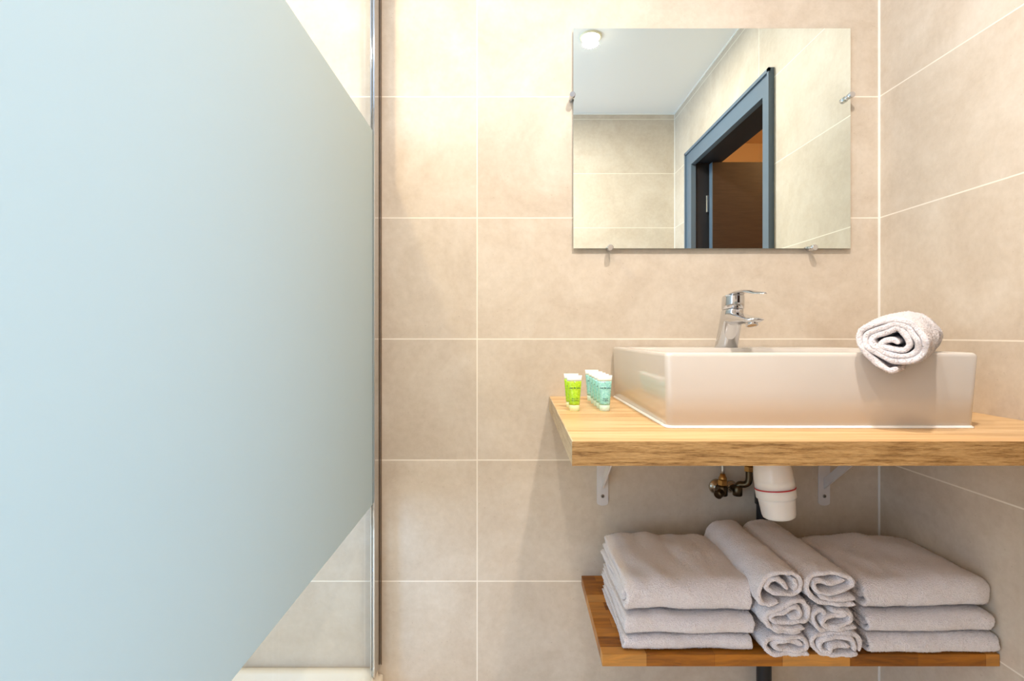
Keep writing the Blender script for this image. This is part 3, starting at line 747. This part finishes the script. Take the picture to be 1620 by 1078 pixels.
# folded towels
def folded(x0, x1, yf, yb, z0, z1, label, group, seed, layers=2, lean=0.0, rightround=0, topdome=0.0, th=None):
    bm = bmesh.new(); nl = layers * 2; t_ = (z1 - z0) / nl
    for k in range(layers):
        zb, zt = z0 + (k + .5) * t_, z1 - (k + .5) * t_; R = (zt - zb) / 2
        pts = []; yo = yf + t_ * .5 + k * t_ * 1.15; Rr = min(R * .85, .022)
        bx = random.uniform(0, .010)
        for i in range(16): s = i / 16; pts.append((yb + bx + (yo + Rr - yb - bx) * s, zb))
        for i in range(17):
            a = -PI / 2 - PI * i / 16
            ca, sa = math.cos(a), math.sin(a)
            pts.append((yo + Rr + Rr * math.copysign(abs(ca) ** .8, ca), (zb + zt) / 2 + R * sa))
        for i in range(1, 17): s = i / 16; pts.append((yo + Rr + (yb + bx * .3 - yo - Rr) * s, zt))
        ex0 = x0 + (0 if k == 0 else random.uniform(-.003, .005)); ex1 = x1 - (0 if k == 0 else random.uniform(0, .008))
        def wob(c, s, d, seed=seed, k=k):
            u = (c.x - (x0 + x1) / 2) / ((x1 - x0) / 2); vdep = (c.y - yf) / (yb - yf); hh = c.z - SZ
            g = 1 + .06 * noise.noise(Vector((c.x * 9, c.y * 9, 1.3))) + .03 * noise.noise(Vector((c.x * 30, c.y * 14, 4.1)))
            g -= .05 * max(0, abs(u)) ** 4
            g += topdome * (1 - u * u) * (0.4 + .6 * math.sin(PI * min(1, max(0, vdep))))
            # front edge wanders, ends misalign by layer
            zz = SZ + hh * g
            yy_ = c.y + .004 * noise.noise(Vector((c.x * 11 + seed, c.z * 18, seed))) + .002 * noise.noise(Vector((c.x * 38, c.z * 30, seed)))
            xx = c.x
            if u < -.6: xx += lean * (1 - vdep) * (hh) * 4 * 0 + .007 * noise.noise(Vector((seed + c.z * 90, c.y * 7, k * 3.0))) * (-u - .6) / .4
            if u > .6: xx += .006 * noise.noise(Vector((seed * 2 + c.z * 60, c.y * 8, 7.7 + k))) * (u - .6) / .4
            if rightround and u > .35: # right front corner sweeps back
                q = (u - .35) / .65; yy_ += (1 - vdep) * rightround * q ** 3 * .5
            return Vector((xx, yy_, zz))
        strip_bm(bm, pts, t_ * .90, None, ex0, ex1, 44, 'x', wob=wob)
    zm = min(v.co.z for v in bm.verts)
    for v in bm.verts: v.co.x = min(v.co.x, ROOM_X1 - .0035)
    towel_obj('folded_towel', bm, label, group, Vector(((x0 + x1) / 2, (yf + yb) / 2, zm)))
gl_ = 'folded towels at the left end of the shelf'
folded(.242, .510, -.338, -.085, SZ + .0018, .4185, 'folded white towel, bottom of the left stack, lying on the wood', gl_, 1)
folded(.243, .513, -.340, -.078, .4225, .4615, 'folded white towel, middle of the left stack', gl_, 2)
folded(.244, .511, -.336, -.070, .4655, .5355, 'folded white towel, top of the left stack, with broad smooth top', gl_, 3, topdome=.02)
gr_ = 'folded towels at the right end of the shelf'
folded(.744, 1.008, -.352, -.10, SZ + .0018, .4285, 'folded white towel, bottom of the right stack, lying on the wood', gr_, 4)
folded(.740, 1.006, -.352, -.10, .4325, .4745, 'folded white towel, middle of the right stack by the side wall', gr_, 5, rightround=.015)
folded(.738, 1.012, -.348, -.095, .4785, .5395, 'folded white towel, top of the right stack, right front corner rounded', gr_, 6, rightround=.04, topdome=.04)

# rolled towel on the basin rim
YG = -.530
GC = wp(1412, 550, YG); GA = math.radians(44); GN = Vector((math.sin(GA), math.cos(GA), 0)); GU = Vector((GN.y, -GN.x, 0))
def crop3(pts):
    out = []
    for x, y in pts:      # the end face is square to the roll's own axis
        d = wp(1340 + x / 9.8, 490 + y / 9.8, 0) - Vector(cam.location); k = (GC - Vector(cam.location)).dot(GN) / d.dot(GN)
        p = Vector(cam.location) + d * k - GC; out.append((p.dot(GU), p.z + GC.z))
    return out
G = [(800,905),(690,950),(600,930),(500,860),(390,760),(280,640),(190,520),(178,400),(235,310),(370,240),(560,180),(760,152),(930,190),(1080,270),(1190,390),(1230,520),(1200,640),(1120,735),(1000,795),(840,810),(690,790),
     (560,730),(430,650),(310,565),(265,470),(300,385),(420,325),(570,275),(740,215),(880,245),(1010,350),(1100,470),(1110,600),(1020,690),(890,725),(740,715),(600,670),(490,600),(400,530),(370,460),(430,405),(560,365),(690,310),(770,275),
     (860,345),(940,430),(975,540),(900,620),(770,625),(620,595),(530,545),(580,480),(700,465),(810,510)]
bm = bmesh.new(); path = [(p[0], p[1]) for p in crom([(a, b, 0) for a, b in crop3(G)], 5)]
def wobG(c, s, d):
    P = GC + GU * c.x + GN * c.y; P.z = c.z
    k = .0024 * nz(P, 60, 2); drop = max(0, min(1, (P.y + .478) / .05)); drop = drop * drop * (3 - 2 * drop)
    P += GU * (k + .002 * nz(P, 25, 5)) + GN * (.007 * nz((P.x, 0, P.z), 38, 8) * (1 - d)); P.z += .6 * k + .012 * drop + .002 * nz(P, 22, 6)
    return P
strip_bm(bm, path, .0098, None, 0, .23, 44, 'y', wob=wobG)
# what lies on the rim is pressed flat on it; only the front end with its flap hangs over
for v in bm.verts:
    if v.co.y > -.486:
        f = min(1, (v.co.y + .486) / .010); f = f * f * (3 - 2 * f); lim = ZT + .0032
        if v.co.z < lim: v.co.z = v.co.z * (1 - f) + lim * f
bg = Vector((.66, -.41, min(v.co.z for v in bm.verts)))
towel_obj('rolled_towel', bm, 'single rolled white towel lying over the front rim of the washbasin', None, bg)
